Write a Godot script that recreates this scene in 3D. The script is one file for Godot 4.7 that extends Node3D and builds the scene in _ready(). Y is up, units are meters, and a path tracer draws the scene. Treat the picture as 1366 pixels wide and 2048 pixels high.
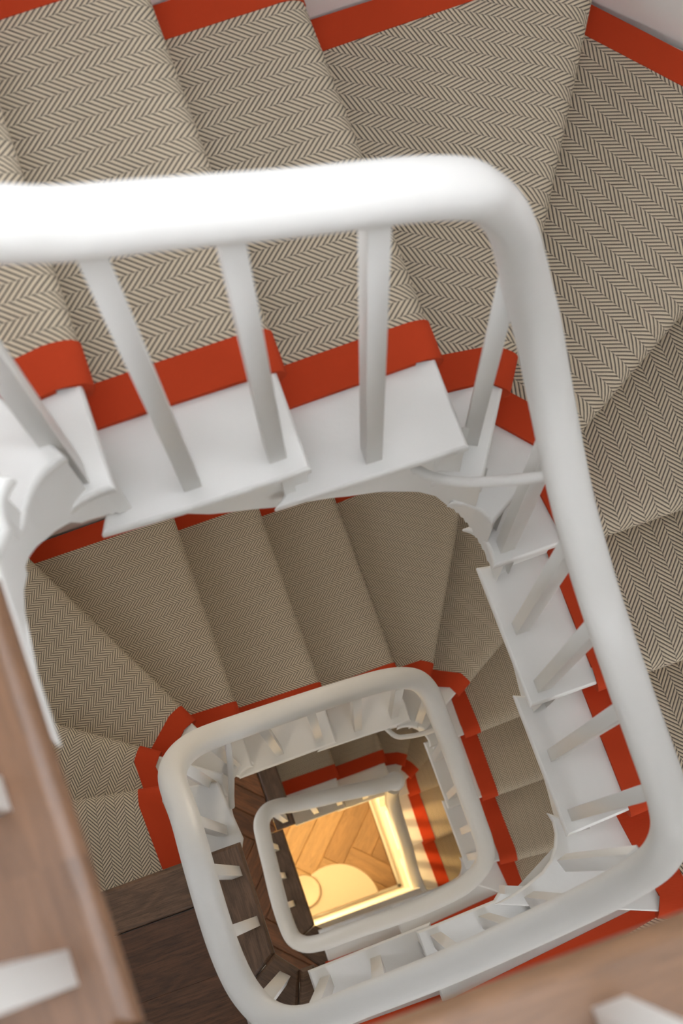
extends Node3D

const R := 0.19              # one riser
var rng := RandomNumberGenerator.new()
var white: StandardMaterial3D
var wall_paint: StandardMaterial3D
var carpet: StandardMaterial3D
var tape: StandardMaterial3D
var oaks: Array = []
var cream: StandardMaterial3D
var dark_rim: StandardMaterial3D


# ---------------------------------------------------------------- mesh building
class Maker:
	var st := SurfaceTool.new()
	func _init():
		st.begin(Mesh.PRIMITIVE_TRIANGLES)
		st.set_smooth_group(-1)
	func smooth(g: int):
		st.set_smooth_group(g)
	func v(p: Vector3, uv: Vector2):
		st.set_uv(uv)
		st.add_vertex(p)
	func tri(a: Vector3, b: Vector3, c: Vector3, n: Vector3, ua := Vector2.ZERO, ub := Vector2.ZERO, uc := Vector2.ZERO):
		var cr := (b - a).cross(c - a)
		if cr.length_squared() < 1e-16:
			return
		if cr.dot(n) > 0.0:      # clockwise faces are the front ones
			v(a, ua); v(c, uc); v(b, ub)
		else:
			v(a, ua); v(b, ub); v(c, uc)
	func quad(a: Vector3, b: Vector3, c: Vector3, d: Vector3, n: Vector3, ua := Vector2.ZERO, ub := Vector2.ZERO, uc := Vector2.ZERO, ud := Vector2.ZERO):
		tri(a, b, c, n, ua, ub, uc)
		tri(a, c, d, n, ua, uc, ud)
	func done() -> ArrayMesh:
		st.generate_normals()
		st.generate_tangents()
		return st.commit()
	# an upright prism over a plan polygon; profile rows are (inset, height below the top)
	func slab(poly: PackedVector2Array, top: float, profile: Array, uv_turn := 0.0, uv_shift := Vector2.ZERO):
		var n := poly.size()
		var ccw := 1.0 if Geometry2D.is_polygon_clockwise(poly) else -1.0
		# Godot's is_polygon_clockwise is for y down; find the inside by the signed area instead
		var area := 0.0
		for i in n:
			area += poly[i].cross(poly[(i + 1) % n])
		ccw = 1.0 if area > 0.0 else -1.0
		var inward := PackedVector2Array()
		for i in n:
			var e0 := (poly[i] - poly[(i + n - 1) % n]).normalized()
			var e1 := (poly[(i + 1) % n] - poly[i]).normalized()
			var n0 := Vector2(-e0.y, e0.x) * ccw
			var n1 := Vector2(-e1.y, e1.x) * ccw
			var m := (n0 + n1)
			var k := m.length_squared() / 2.0
			inward.append(m / maxf(k, 0.35))
		var turn := Transform2D(uv_turn, Vector2.ZERO)
		var rings := []
		for row in profile:
			var ring := []
			for i in n:
				var q := poly[i] + inward[i] * float(row[0])
				ring.append(Vector3(q.x, top - row[1], q.y))
			rings.append(ring)
		smooth(1)
		for j in rings.size() - 1:
			for i in n:
				var i2 := (i + 1) % n
				var e := (poly[i2] - poly[i]).normalized()
				var out := Vector3(e.y, 0, -e.x) * ccw + Vector3(0, 0.25 if j == 0 else 0.0, 0)
				var a: Vector3 = rings[j][i]
				var b: Vector3 = rings[j][i2]
				var c: Vector3 = rings[j + 1][i2]
				var d: Vector3 = rings[j + 1][i]
				var us := []
				for p in [a, b, c, d]:
					us.append(turn * Vector2(p.x, p.z) + uv_shift + Vector2(0, top - p.y))
				# each side of the prism has its own smooth group so that the corners stay crisp
				smooth(2 + i % 28)
				quad(a, b, c, d, out, us[0], us[1], us[2], us[3])
		smooth(-1)
		for side in [0, rings.size() - 1]:
			var idx := Geometry2D.triangulate_polygon(poly)
			for t in range(0, idx.size(), 3):
				var a: Vector3 = rings[side][idx[t]]
				var b: Vector3 = rings[side][idx[t + 1]]
				var c: Vector3 = rings[side][idx[t + 2]]
				tri(a, b, c, Vector3.UP if side == 0 else Vector3.DOWN, turn * Vector2(a.x, a.z) + uv_shift, turn * Vector2(b.x, b.z) + uv_shift, turn * Vector2(c.x, c.z) + uv_shift)
	func box(lo: Vector3, hi: Vector3, bevel := 0.002):
		slab(PackedVector2Array([Vector2(lo.x, lo.z), Vector2(hi.x, lo.z), Vector2(hi.x, hi.z), Vector2(lo.x, hi.z)]), hi.y, [[bevel, 0.0], [0.0, bevel], [0.0, hi.y - lo.y - bevel], [bevel, hi.y - lo.y]])
	# a section (points in its own plane: x across, y up) swept along a path
	func sweep(path: PackedVector3Array, section: PackedVector2Array, first := 0, until := -1):
		var last := path.size() - 1 if until < 0 else until
		var rings := []
		var n := section.size()
		for i in path.size():
			var t := (path[mini(i + 1, path.size() - 1)] - path[maxi(i - 1, 0)]).normalized()
			var flat := Vector3(t.x, 0, t.z)
			var side := t.cross(Vector3.UP)
			if flat.length() < 0.15:
				side = Vector3(1, 0, 0) if i == 0 else rings[i - 1][n]
			side = side.normalized()
			var up := side.cross(t).normalized()
			var ring := []
			for s in section:
				ring.append(path[i] + side * s.x + up * s.y)
			ring.append(side)
			rings.append(ring)
		smooth(1)
		for i in range(first, last):
			for j in n:
				var j2 := (j + 1) % n
				var mid: Vector3 = (rings[i][j] + rings[i][j2]) / 2.0
				quad(rings[i][j], rings[i][j2], rings[i + 1][j2], rings[i + 1][j], mid - path[i])
		smooth(-1)
		for e in [first, last]:
			var o := path[e] - path[e + 1] if e == first else path[e] - path[e - 1]
			for j in range(1, n - 1):
				tri(rings[e][0], rings[e][j], rings[e][j + 1], o)
	func lathe(at: Vector3, rows: Array, seg := 40, part := 1.0, start := 0.0):
		smooth(1)
		for j in rows.size() - 1:
			for i in seg:
				var a0 := start + TAU * part * i / seg
				var a1 := start + TAU * part * (i + 1) / seg
				var p := []
				for q in [[j, a0], [j, a1], [j + 1, a1], [j + 1, a0]]:
					var row = rows[q[0]]
					p.append(at + Vector3(cos(q[1]) * row[0], row[1], sin(q[1]) * row[0]))
				var am := (a0 + a1) / 2.0
				var dr: float = rows[j + 1][0] - rows[j][0]
				var dy: float = rows[j + 1][1] - rows[j][1]
				var out := Vector3(cos(am) * -dy, dr, sin(am) * -dy)
				quad(p[0], p[1], p[2], p[3], out)
		smooth(-1)


func obj(called: String, m: Maker, mat: Material, parent: Node = self) -> MeshInstance3D:
	var o := MeshInstance3D.new()
	o.name = called if parent != self else numbered(called)
	o.mesh = m.done()
	o.material_override = mat
	parent.add_child(o, true)
	return o


func numbered(called: String) -> String:
	if not has_node(called):
		return called
	var n := 1
	while has_node("%s_%03d" % [called, n]):
		n += 1
	return "%s_%03d" % [called, n]


func thing(called: String, label: String, category: String, at := Vector3.ZERO, group := "") -> Node3D:
	var o := Node3D.new()
	o.name = numbered(called)
	add_child(o)
	o.position = at
	tag(o, label, category, group)
	return o


func tag(o: Node3D, label: String, category: String, group := "") -> void:
	o.set_meta("label", label)
	o.set_meta("category", category)
	if group != "":
		o.set_meta("group", group)


func structure(called: String, m: Maker, mat: Material, label: String, category: String) -> MeshInstance3D:
	var o := obj(called, m, mat)
	o.set_meta("kind", "structure")
	tag(o, label, category)
	return o


# ---------------------------------------------------------------- textures
func carpet_images() -> Array:
	var w := 640
	var h := 600
	var lu := 0.105
	var lv := 0.1
	var col := PackedByteArray()
	var hei := PackedByteArray()
	col.resize(w * h * 3)
	hei.resize(w * h)
	var nz := FastNoiseLite.new()
	nz.seed = 4
	nz.frequency = 0.09
	var light := Color(0.875, 0.815, 0.715)
	var dark := Color(0.40, 0.365, 0.335)
	for y in h:
		var vv := lv * y / h
		var c := int(vv / 0.025)
		var l := vv - c * 0.025
		var s := 1.0 if c % 2 == 0 else -1.0
		for x in w:
			var uu := lu * x / w
			var t := (uu + s * (l - 0.0125) * 1.12) / 0.0105 + (0.5 if c % 2 == 1 else 0.0)
			t = t - floor(t)
			# yarns: one broad pale cord and one thin dark cord in each repeat
			var is_dark := t < 0.37
			var across := t / 0.37 if is_dark else (t - 0.37) / 0.63
			var cord := sin(PI * across)
			var knot := 0.5 + 0.5 * sin(TAU * (l / 0.0028 + across * 0.5))
			var n := nz.get_noise_2d(x, y) * 0.06
			var k := dark if is_dark else light
			var mixd := clampf((0.25 - cord) * 1.6, 0.0, 0.5)
			k = k.lerp(light.lerp(dark, 0.55), mixd)
			if is_dark:
				k = k.lerp(light, 0.16 * knot)
			else:
				k = k.lerp(dark, 0.08 * (1.0 - knot))
			var seam := minf(l, 0.025 - l)
			if seam < 0.0006:
				k = k.lerp(dark, 0.25)
			var i := (y * w + x)
			col[i * 3] = int(clampf(k.r + n, 0, 1) * 255)
			col[i * 3 + 1] = int(clampf(k.g + n, 0, 1) * 255)
			col[i * 3 + 2] = int(clampf(k.b + n, 0, 1) * 255)
			hei[i] = int(clampf((0.35 + 0.4 * cord if is_dark else 0.4 + 0.6 * cord) * (0.75 + 0.25 * knot), 0, 1) * 255)
	return [ImageTexture.create_from_image(Image.create_from_data(w, h, false, Image.FORMAT_RGB8, col)), ImageTexture.create_from_image(Image.create_from_data(w, h, false, Image.FORMAT_L8, hei))]


func tape_images() -> Array:
	var n := 256
	var col := PackedByteArray()
	var hei := PackedByteArray()
	col.resize(n * n * 3)
	hei.resize(n * n)
	var nz := FastNoiseLite.new()
	nz.seed = 9
	nz.frequency = 0.12
	for y in n:
		for x in n:
			var rib := 0.5 + 0.5 * sin(TAU * x * 20.0 / n)      # twenty ribs in 3 cm
			var k := 0.84 + 0.16 * rib + nz.get_noise_2d(x, y) * 0.14
			var i := y * n + x
			for c in 3:
				col[i * 3 + c] = int(clampf(k, 0, 1) * 255)
			hei[i] = int(clampf(rib, 0, 1) * 255)
	return [ImageTexture.create_from_image(Image.create_from_data(n, n, false, Image.FORMAT_RGB8, col)), ImageTexture.create_from_image(Image.create_from_data(n, n, false, Image.FORMAT_L8, hei))]


func wood_images(figure := 1.0) -> Array:
	var w := 1024
	var h := 512          # 1.2 m along the grain, 0.4 m across
	var col := PackedByteArray()
	var hei := PackedByteArray()
	col.resize(w * h * 3)
	hei.resize(w * h)
	var broad := FastNoiseLite.new()
	broad.seed = 21
	broad.frequency = 0.006
	var fine := FastNoiseLite.new()
	fine.seed = 22
	fine.frequency = 0.05
	for y in h:
		for x in w:
			# grain lines follow slow waves, like flat-sawn oak
			var b := broad.get_noise_2d(x * 0.35, y * 1.6)
			var ring := sin((y * 0.10 + b * 16.0 + broad.get_noise_2d(x * 0.15 + 900.0, y * 0.2) * 14.0))
			var f := fine.get_noise_2d(x * 0.10, y * 3.0)
			var pore := fine.get_noise_2d(x * 0.35 + 400.0, y * 9.0)
			var k := 0.80 + (0.07 * ring + 0.13 * f) * figure + 0.09 * b
			if pore > 0.32:
				k -= 0.16 * figure
			var i := y * w + x
			col[i * 3] = int(clampf(k * 1.02, 0, 1) * 255)
			col[i * 3 + 1] = int(clampf(k * 0.99, 0, 1) * 255)
			col[i * 3 + 2] = int(clampf(k * 0.95, 0, 1) * 255)
			hei[i] = int(clampf(0.6 + 0.3 * f - (0.3 if pore > 0.32 else 0.0), 0, 1) * 255)
	return [ImageTexture.create_from_image(Image.create_from_data(w, h, false, Image.FORMAT_RGB8, col)), ImageTexture.create_from_image(Image.create_from_data(w, h, false, Image.FORMAT_L8, hei))]


func plain(c: Color, rough: float) -> StandardMaterial3D:
	var m := StandardMaterial3D.new()
	m.albedo_color = c
	m.roughness = rough
	return m


func make_materials() -> void:
	var nz := FastNoiseLite.new()
	nz.seed = 3
	nz.frequency = 0.02
	var brush := NoiseTexture2D.new()
	brush.width = 256
	brush.height = 256
	brush.seamless = true
	brush.noise = nz
	white = plain(Color(0.905, 0.90, 0.885), 0.42)
	white.uv1_triplanar = true
	white.uv1_world_triplanar = true
	white.uv1_scale = Vector3(6, 6, 6)
	white.heightmap_enabled = true
	white.heightmap_texture = brush
	white.heightmap_scale = 0.03
	wall_paint = plain(Color(0.91, 0.90, 0.885), 0.75)
	cream = plain(Color(0.70, 0.65, 0.60), 0.5)
	dark_rim = plain(Color(0.45, 0.36, 0.25), 0.4)
	var ci := carpet_images()
	carpet = plain(Color.WHITE, 0.95)
	carpet.albedo_texture = ci[0]
	carpet.heightmap_enabled = true
	carpet.heightmap_texture = ci[1]
	carpet.heightmap_scale = 0.16
	carpet.uv1_scale = Vector3(1 / 0.105, 1 / 0.1, 1)
	carpet.metallic_specular = 0.2
	var ti := tape_images()
	tape = plain(Color(0.83, 0.30, 0.17), 0.9)
	tape.albedo_texture = ti[0]
	tape.heightmap_enabled = true
	tape.heightmap_texture = ti[1]
	tape.heightmap_scale = 0.03
	tape.uv1_scale = Vector3(1 / 0.03, 1 / 0.03, 1)
	tape.metallic_specular = 0.2
	var wi := wood_images()
	var calm := wood_images(0.35)
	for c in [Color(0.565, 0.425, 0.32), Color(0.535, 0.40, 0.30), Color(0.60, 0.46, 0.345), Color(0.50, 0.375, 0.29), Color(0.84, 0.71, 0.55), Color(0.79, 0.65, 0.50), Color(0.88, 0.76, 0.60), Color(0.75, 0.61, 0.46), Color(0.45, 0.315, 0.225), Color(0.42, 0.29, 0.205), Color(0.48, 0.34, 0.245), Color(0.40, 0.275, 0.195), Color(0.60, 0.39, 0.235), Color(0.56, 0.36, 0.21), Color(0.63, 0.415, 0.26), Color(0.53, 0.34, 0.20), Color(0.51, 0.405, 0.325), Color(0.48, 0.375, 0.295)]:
		var first := oaks.size() < 4
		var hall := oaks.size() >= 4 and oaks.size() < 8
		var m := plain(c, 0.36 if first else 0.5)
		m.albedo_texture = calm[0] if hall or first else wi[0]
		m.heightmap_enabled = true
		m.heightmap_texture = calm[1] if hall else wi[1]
		m.heightmap_scale = 0.02
		m.uv1_scale = Vector3(1 / 1.2, 1 / 0.4, 1)
		oaks.append(m)


# ---------------------------------------------------------------- stairs
# a tread: tip of the nosing, direction of the nosing (towards the wall), distance from the tip to the tape and to the carpet, back end of the white return, bow of the return
func hit(from: Vector2, d: Vector2, wall: PackedVector2Array) -> Array:
	var best := [99.0, 0]
	for i in wall.size() - 1:
		var e := wall[i + 1] - wall[i]
		var den := d.cross(e)
		if absf(den) < 1e-6:
			continue
		var t := (wall[i] - from).cross(e) / den
		var s := (wall[i] - from).cross(d) / den
		if t > 0.05 and s > -0.02 and s < 1.02 and t < best[0]:
			best = [t, i]
	return best


func build_flight(stairs: Node3D, runner: Node3D, treads: Array, prev: Dictionary, wall: PackedVector2Array, top: float) -> Array:
	var made := [prev]
	for n in treads.size():
		var r = treads[n]
		var k := {"t": Vector2(r[0], r[1]), "d": Vector2(r[2], r[3]).normalized(), "w": r[4], "c": r[5], "e": Vector2(r[6], r[7]), "bow": r[8], "y": top - (n + 1) * R}
		k.f = Vector2(-k.d.y, k.d.x)
		var p: Dictionary = made[-1]
		# forward is the way down: away from the tread before
		var towards: Vector2 = k.t + k.d * 0.4 - (p.t + p.d * 0.4)
		if k.f.dot(towards) < 0.0:
			k.f = -k.f
		var hh := hit(k.t, k.d, wall)
		k.x = hh[0]
		k.seg = hh[1]
		made.append(k)
		build_tread(stairs, k, p, wall, r[9] if r.size() > 9 else [])
		build_carpet(runner, k, p)
	return made


func build_tread(stairs: Node3D, k: Dictionary, p: Dictionary, wall: PackedVector2Array, via: Array) -> void:
	var poly := PackedVector2Array()
	poly.append(k.t)
	poly.append(k.t + k.d * k.x)
	for i in range(k.seg, p.seg, -1):
		poly.append(wall[i])
	poly.append(p.t + p.d * p.x - p.f * 0.035)
	poly.append(p.t + p.d * 0.03 - p.f * 0.035)
	poly.append(k.e)
	var chord: Vector2 = k.t - k.e
	var out: Vector2 = Vector2(-chord.y, chord.x).normalized()
	if out.dot(k.d) < 0.0:
		out = -out
	if via.size():
		for q in via:
			poly.append(Vector2(q[0], q[1]))
	elif k.bow != 0.0:
		for i in range(1, 7):
			var s := i / 7.0
			poly.append(k.e + chord * s + out * k.bow * 4.0 * s * (1.0 - s))
	var m := Maker.new()
	m.slab(poly, k.y, [[0.005, 0.0], [0.0015, 0.002], [0.0, 0.006], [0.0, 0.021], [0.0015, 0.027], [0.005, 0.030], [0.008, 0.034], [0.012, 0.040], [0.016, 0.045]])
	var o := obj("tread", m, white, stairs)
	# the riser below this nosing
	var a: Vector2 = k.t + k.d * 0.024 - k.f * 0.022
	var b: Vector2 = k.t + k.d * k.x - k.f * 0.022
	m = Maker.new()
	m.slab(PackedVector2Array([a, b, b - k.f * 0.018, a - k.f * 0.018]), k.y - 0.03, [[0, 0], [0, R - 0.03]])
	obj("riser", m, white, o)


func strip(m: Maker, k: Dictionary, p: Dictionary, d0: float, d1: float, q0: float, q1: float, lift: float, cols: int, ends: bool) -> void:
	# a carpet strip over one tread, round its nosing and down the riser; d0..d1 along this nosing, q0..q1 along the one before
	var prof := [[-0.032, 0.0105], [-0.018, 0.0095], [-0.006, 0.0055], [0.004, -0.001], [0.011, -0.011], [0.0125, -0.021], [0.010, -0.034], [0.003, -0.046], [-0.006, -0.056], [-0.011, -0.070], [-0.012, -0.11], [-0.013, -R + 0.006]]
	var rows := []
	var uvs := []
	for c in cols + 1:
		var s := float(c) / cols
		var nose: Vector2 = k.t + k.d * lerpf(d0, d1, s)
		var back: Vector2 = p.t + p.d * lerpf(q0, q1, s) - p.f * 0.012
		var col := []
		var uv := []
		var front: Vector2 = nose - k.f * 0.032
		var steps := 5
		var v: float = (nose - k.t).dot(k.d)
		for i in steps:
			var q := back.lerp(front, float(i) / steps)
			var hump := 0.0012 * sin(PI * i / steps)
			col.append(Vector3(q.x, k.y + 0.010 + lift + hump, q.y))
			uv.append(Vector2((q - k.t).dot(k.f), (q - k.t).dot(k.d)))
		var run: float = (front - k.t).dot(k.f)
		var last := Vector2(-0.032, 0.0105)
		for i in prof.size():
			var pr := Vector2(prof[i][0], prof[i][1])
			run += pr.distance_to(last)
			last = pr
			var away := lift if i > 0 else 0.0
			var q: Vector2 = nose + k.f * (pr.x + (away if i > 2 else away * 0.5))
			col.append(Vector3(q.x, k.y + pr.y + (lift if i < 4 else 0.0), q.y))
			uv.append(Vector2(run, v))
		rows.append(col)
		uvs.append(uv)
	m.smooth(1)
	var f3 := Vector3(k.f.x, 0, k.f.y)
	for c in cols:
		for i in rows[0].size() - 1:
			var n := Vector3.UP * 1.0 if i < 6 else (f3 + Vector3.UP * 0.3 if i < 9 else f3 - Vector3.UP * 0.3)
			m.quad(rows[c][i], rows[c + 1][i], rows[c + 1][i + 1], rows[c][i + 1], n, uvs[c][i], uvs[c + 1][i], uvs[c + 1][i + 1], uvs[c][i + 1])
	if ends:
		# the folded edges, about as thick as the carpet
		m.smooth(-1)
		for c in [0, cols]:
			var out: Vector2 = -k.d if c == 0 else k.d
			var o3 := Vector3(out.x, 0, out.y)
			for i in rows[0].size() - 1:
				var a: Vector3 = rows[c][i]
				var b: Vector3 = rows[c][i + 1]
				var drop_a := Vector3(0, -0.010 - lift, 0) if i < 6 else -f3 * (0.012 + lift)
				var drop_b := Vector3(0, -0.010 - lift, 0) if i + 1 < 6 else -f3 * (0.012 + lift)
				m.quad(a, b, b + drop_b, a + drop_a, o3, uvs[c][i], uvs[c][i + 1], uvs[c][i + 1] + Vector2(0, 0.01), uvs[c][i] + Vector2(0, 0.01))


func build_carpet(runner: Node3D, k: Dictionary, p: Dictionary) -> void:
	var m := Maker.new()
	var ko: float = k.x - 0.066
	var po: float = p.x - 0.066
	strip(m, k, p, k.c, ko, p.c, po, 0.0, 8, false)
	var o := obj("carpet", m, carpet, runner)
	m = Maker.new()
	strip(m, k, p, k.w, k.c + 0.002, p.w, p.c + 0.002, 0.0022, 2, true)
	obj("binding", m, tape, o)
	m = Maker.new()
	strip(m, k, p, ko - 0.002, k.x - 0.004, po - 0.002, p.x - 0.004, 0.0022, 2, true)
	obj("binding", m, tape, o)


# rounded path from a list of [x, z, corner radius]
func rounded(pts: Array) -> PackedVector2Array:
	var out := PackedVector2Array()
	for i in pts.size():
		var q := Vector2(pts[i][0], pts[i][1])
		var r: float = pts[i][2]
		if r <= 0.0:
			out.append(q)
			continue
		var a := (Vector2(pts[i - 1][0], pts[i - 1][1]) - q).normalized()
		var b := (Vector2(pts[i + 1][0], pts[i + 1][1]) - q).normalized()
		var p0 := q + a * r
		var p1 := q + b * r
		for j in 11:
			var t := j / 10.0
			# a quadratic curve close to the arc
			var ang := t * PI / 2.0
			out.append(q + a * r * (1.0 - sin(ang)) + b * r * (1.0 - cos(ang)))
	return out


func along(path: PackedVector2Array, q: Vector2) -> float:
	var best := 1e9
	var at := 0.0
	var run := 0.0
	for i in path.size() - 1:
		var c := Geometry2D.get_closest_point_to_segment(q, path[i], path[i + 1])
		var d := c.distance_to(q)
		if d < best:
			best = d
			at = run + path[i].distance_to(c)
		run += path[i].distance_to(path[i + 1])
	return at


func sample(path: PackedVector2Array, s: float) -> Array:
	var run := 0.0
	for i in path.size() - 1:
		var l := path[i].distance_to(path[i + 1])
		if s <= run + l or i == path.size() - 2:
			var t := clampf((s - run) / maxf(l, 1e-6), 0.0, 1.0)
			return [path[i].lerp(path[i + 1], t), (path[i + 1] - path[i]).normalized()]
		run += l
	return [path[0], Vector2.RIGHT]


func build_string(stairs: Node3D, path: PackedVector2Array, made: Array, depth: float) -> void:
	var total := 0.0
	for i in path.size() - 1:
		total += path[i].distance_to(path[i + 1])
	# where each nosing crosses the string
	var marks := [0.0]
	for i in range(1, made.size()):
		var t: Vector2 = made[i].t
		var at := along(path, t)
		for step in range(1, 17):
			var q: Vector2 = t + made[i].d * 0.01 * step
			var s := along(path, q)
			if sample(path, s)[0].distance_to(q) < 0.008:
				at = s
				break
		marks.append(clampf(at, marks[-1] + 0.005, total))
	# the lower edge follows the pitch in one flowing line
	var grid := PackedFloat32Array()
	var count := 240
	for g in count + 1:
		var s := total * g / count
		var y: float = made[-1].y
		for i in range(1, made.size()):
			if s <= marks[i]:
				y = remap(s, marks[i - 1], marks[i], made[i - 1].y, made[i].y)
				break
		grid.append(y)
	var soft := PackedFloat32Array()
	for g in count + 1:
		var sum := 0.0
		var weight := 0.0
		for h in count + 1:
			var d := total * (g - h) / count / 0.085
			if absf(d) < 3.0:
				var k := exp(-0.5 * d * d)
				sum += grid[h] * k
				weight += k
		soft.append(sum / weight)
	var cols := []
	for i in range(1, made.size()):
		var steps := 8
		for j in steps + 1:
			var s := lerpf(marks[i - 1], marks[i], float(j) / steps)
			cols.append([s, made[i].y - 0.03, soft[clampi(roundi(s / total * count), 0, count)] - depth])
	var m := Maker.new()
	var thick := 0.028
	for i in cols.size() - 1:
		var a := sample(path, cols[i][0])
		var b := sample(path, cols[i + 1][0])
		if a[0].distance_to(b[0]) < 1e-5:
			continue
		var na: Vector2 = Vector2(a[1].y, -a[1].x)
		var nb: Vector2 = Vector2(b[1].y, -b[1].x)
		var pa: Vector2 = a[0]
		var pb: Vector2 = b[0]
		var qa := pa + na * thick
		var qb := pb + nb * thick
		var ta: float = minf(cols[i][1], cols[i + 1][1])
		var la: float = cols[i][2]
		var lb: float = cols[i + 1][2]
		var n3 := Vector3(na.x, 0, na.y)
		m.smooth(1)
		m.quad(Vector3(pa.x, ta, pa.y), Vector3(pb.x, ta, pb.y), Vector3(pb.x, lb, pb.y), Vector3(pa.x, la, pa.y), -n3)
		m.smooth(2)
		m.quad(Vector3(qa.x, ta, qa.y), Vector3(qb.x, ta, qb.y), Vector3(qb.x, lb, qb.y), Vector3(qa.x, la, qa.y), n3)
		m.smooth(3)
		m.quad(Vector3(pa.x, la, pa.y), Vector3(pb.x, lb, pb.y), Vector3(qb.x, lb, qb.y), Vector3(qa.x, la, qa.y), Vector3.DOWN)
	obj("string", m, white, stairs)
	# plastered soffit from the string to the wall
	m = Maker.new()
	for i in range(1, made.size()):
		var a: Dictionary = made[i - 1]
		var b: Dictionary = made[i]
		var a0: Vector2 = a.t + a.d * 0.04
		var a1: Vector2 = a.t + a.d * a.x
		var b0: Vector2 = b.t + b.d * 0.04
		var b1: Vector2 = b.t + b.d * b.x
		var ya: float = minf(soft[clampi(roundi(marks[i - 1] / total * count), 0, count)] - depth + 0.02, a.y - R - 0.07)
		var yb: float = minf(soft[clampi(roundi(marks[i] / total * count), 0, count)] - depth + 0.02, b.y - R - 0.07)
		m.smooth(1)
		m.quad(Vector3(a0.x, ya, a0.y), Vector3(a1.x, ya, a1.y), Vector3(b1.x, yb, b1.y), Vector3(b0.x, yb, b0.y), Vector3.DOWN)
	obj("soffit", m, wall_paint, stairs)


# ---------------------------------------------------------------- rails
func curve(pts: Array, per := 6) -> PackedVector3Array:
	var out := PackedVector3Array()
	var n := pts.size()
	for i in n - 1:
		var p0: Vector3 = pts[maxi(i - 1, 0)]
		var p1: Vector3 = pts[i]
		var p2: Vector3 = pts[i + 1]
		var p3: Vector3 = pts[mini(i + 2, n - 1)]
		for j in per:
			out.append(p1.cubic_interpolate_in_time(p2, p0, p3, float(j) / per, p1.distance_to(p2), -maxf(p0.distance_to(p1), 0.001), p1.distance_to(p2) + maxf(p2.distance_to(p3), 0.001)))
	out.append(pts[n - 1])
	# a light smoothing, ends kept
	for pass_no in 3:
		var c := out.duplicate()
		for i in range(1, out.size() - 1):
			out[i] = (c[i - 1] + c[i] * 2.0 + c[i + 1]) / 4.0
	return out


func rail_section(w := 0.062, h := 0.056) -> PackedVector2Array:
	var s := PackedVector2Array()
	for i in 20:
		var a := TAU * i / 20.0
		var c := cos(a)
		var d := sin(a)
		s.append(Vector2(signf(c) * pow(absf(c), 0.82) * w / 2, signf(d) * pow(absf(d), 0.86) * h / 2))
	return s


func rail_height(path: PackedVector3Array, x: float, z: float, near: float) -> float:
	var best := 1e9
	var y := 0.0
	for p in path:
		var d := Vector2(p.x - x, p.z - z).length() + 0.15 * absf(p.y - near)
		if d < best:
			best = d
			y = p.y
	return y


func baluster(parent: Node3D, path: PackedVector3Array, x: float, z: float, base: float, turn := 0.0, given := 0.0, lean := 0.0) -> void:
	var top := given if given != 0.0 else rail_height(path, x, z, base + 0.82) - 0.022
	var m := Maker.new()
	m.box(Vector3(-0.0125, 0, -0.0145), Vector3(0.0125, top - base, 0.0145), 0.0025)
	var o := obj("baluster", m, white, parent)
	o.position = Vector3(x, base, z)
	o.basis = Basis(Vector3(0, 0, 1), lean) * Basis(Vector3.UP, turn)


func pv(a: Array) -> Array:
	# rows of x, height in risers, z
	var out := []
	for r in a:
		out.append(Vector3(r[0], r[1] * R, r[2]))
	return out


func bracket(parent: Node3D, pts: Array) -> void:
	var m := Maker.new()
	var sec := PackedVector2Array()
	for i in 10:
		sec.append(Vector2(cos(TAU * i / 10), sin(TAU * i / 10)) * 0.0085)
	m.sweep(curve(pv(pts), 8), sec)
	obj("support_bracket", m, white, parent)


# ---------------------------------------------------------------- floors
func plank(parent: Node3D, poly: PackedVector2Array, top: float, turn: float, called := "plank", thick := 0.022, round := 0.0015, mat := -1) -> void:
	var m := Maker.new()
	m.slab(poly, top, [[round, 0.0], [round * 0.3, round * 0.3], [0.0, round], [0.0, thick - round], [round, thick]], -turn, Vector2(rng.randf() * 3.0, rng.randf() * 3.0))
	obj(called, m, oaks[rng.randi_range(0, 3) if mat < 0 else mat], parent)


func rect(x0: float, z0: float, x1: float, z1: float) -> PackedVector2Array:
	return PackedVector2Array([Vector2(x0, z0), Vector2(x1, z0), Vector2(x1, z1), Vector2(x0, z1)])


func herringbone(parent: Node3D, field: PackedVector2Array, w: float, l: float, top: float, origin: Vector2, angle: float, shade := 0) -> void:
	var turn := Transform2D(angle, origin)
	for i in range(-14, 15):
		for j in range(-6, 7):
			var o := Vector2(i * w + j * l, i * w - j * l)
			for up in 2:
				var q := rect(o.x, o.y, o.x + l, o.y + w) if up == 0 else rect(o.x + l, o.y + w - l, o.x + l + w, o.y + w)
				var p := PackedVector2Array()
				for c in q:
					p.append(turn * c)
				for piece in Geometry2D.intersect_polygons(p, field):
					var a := 0.0
					for n in piece.size():
						a += piece[n].cross(piece[(n + 1) % piece.size()])
					if absf(a) > 0.0012:
						plank(parent, piece, top, angle + (0.0 if up == 0 else PI / 2), "plank", 0.022, 0.0045, shade + rng.randi_range(0, 3))


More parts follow.
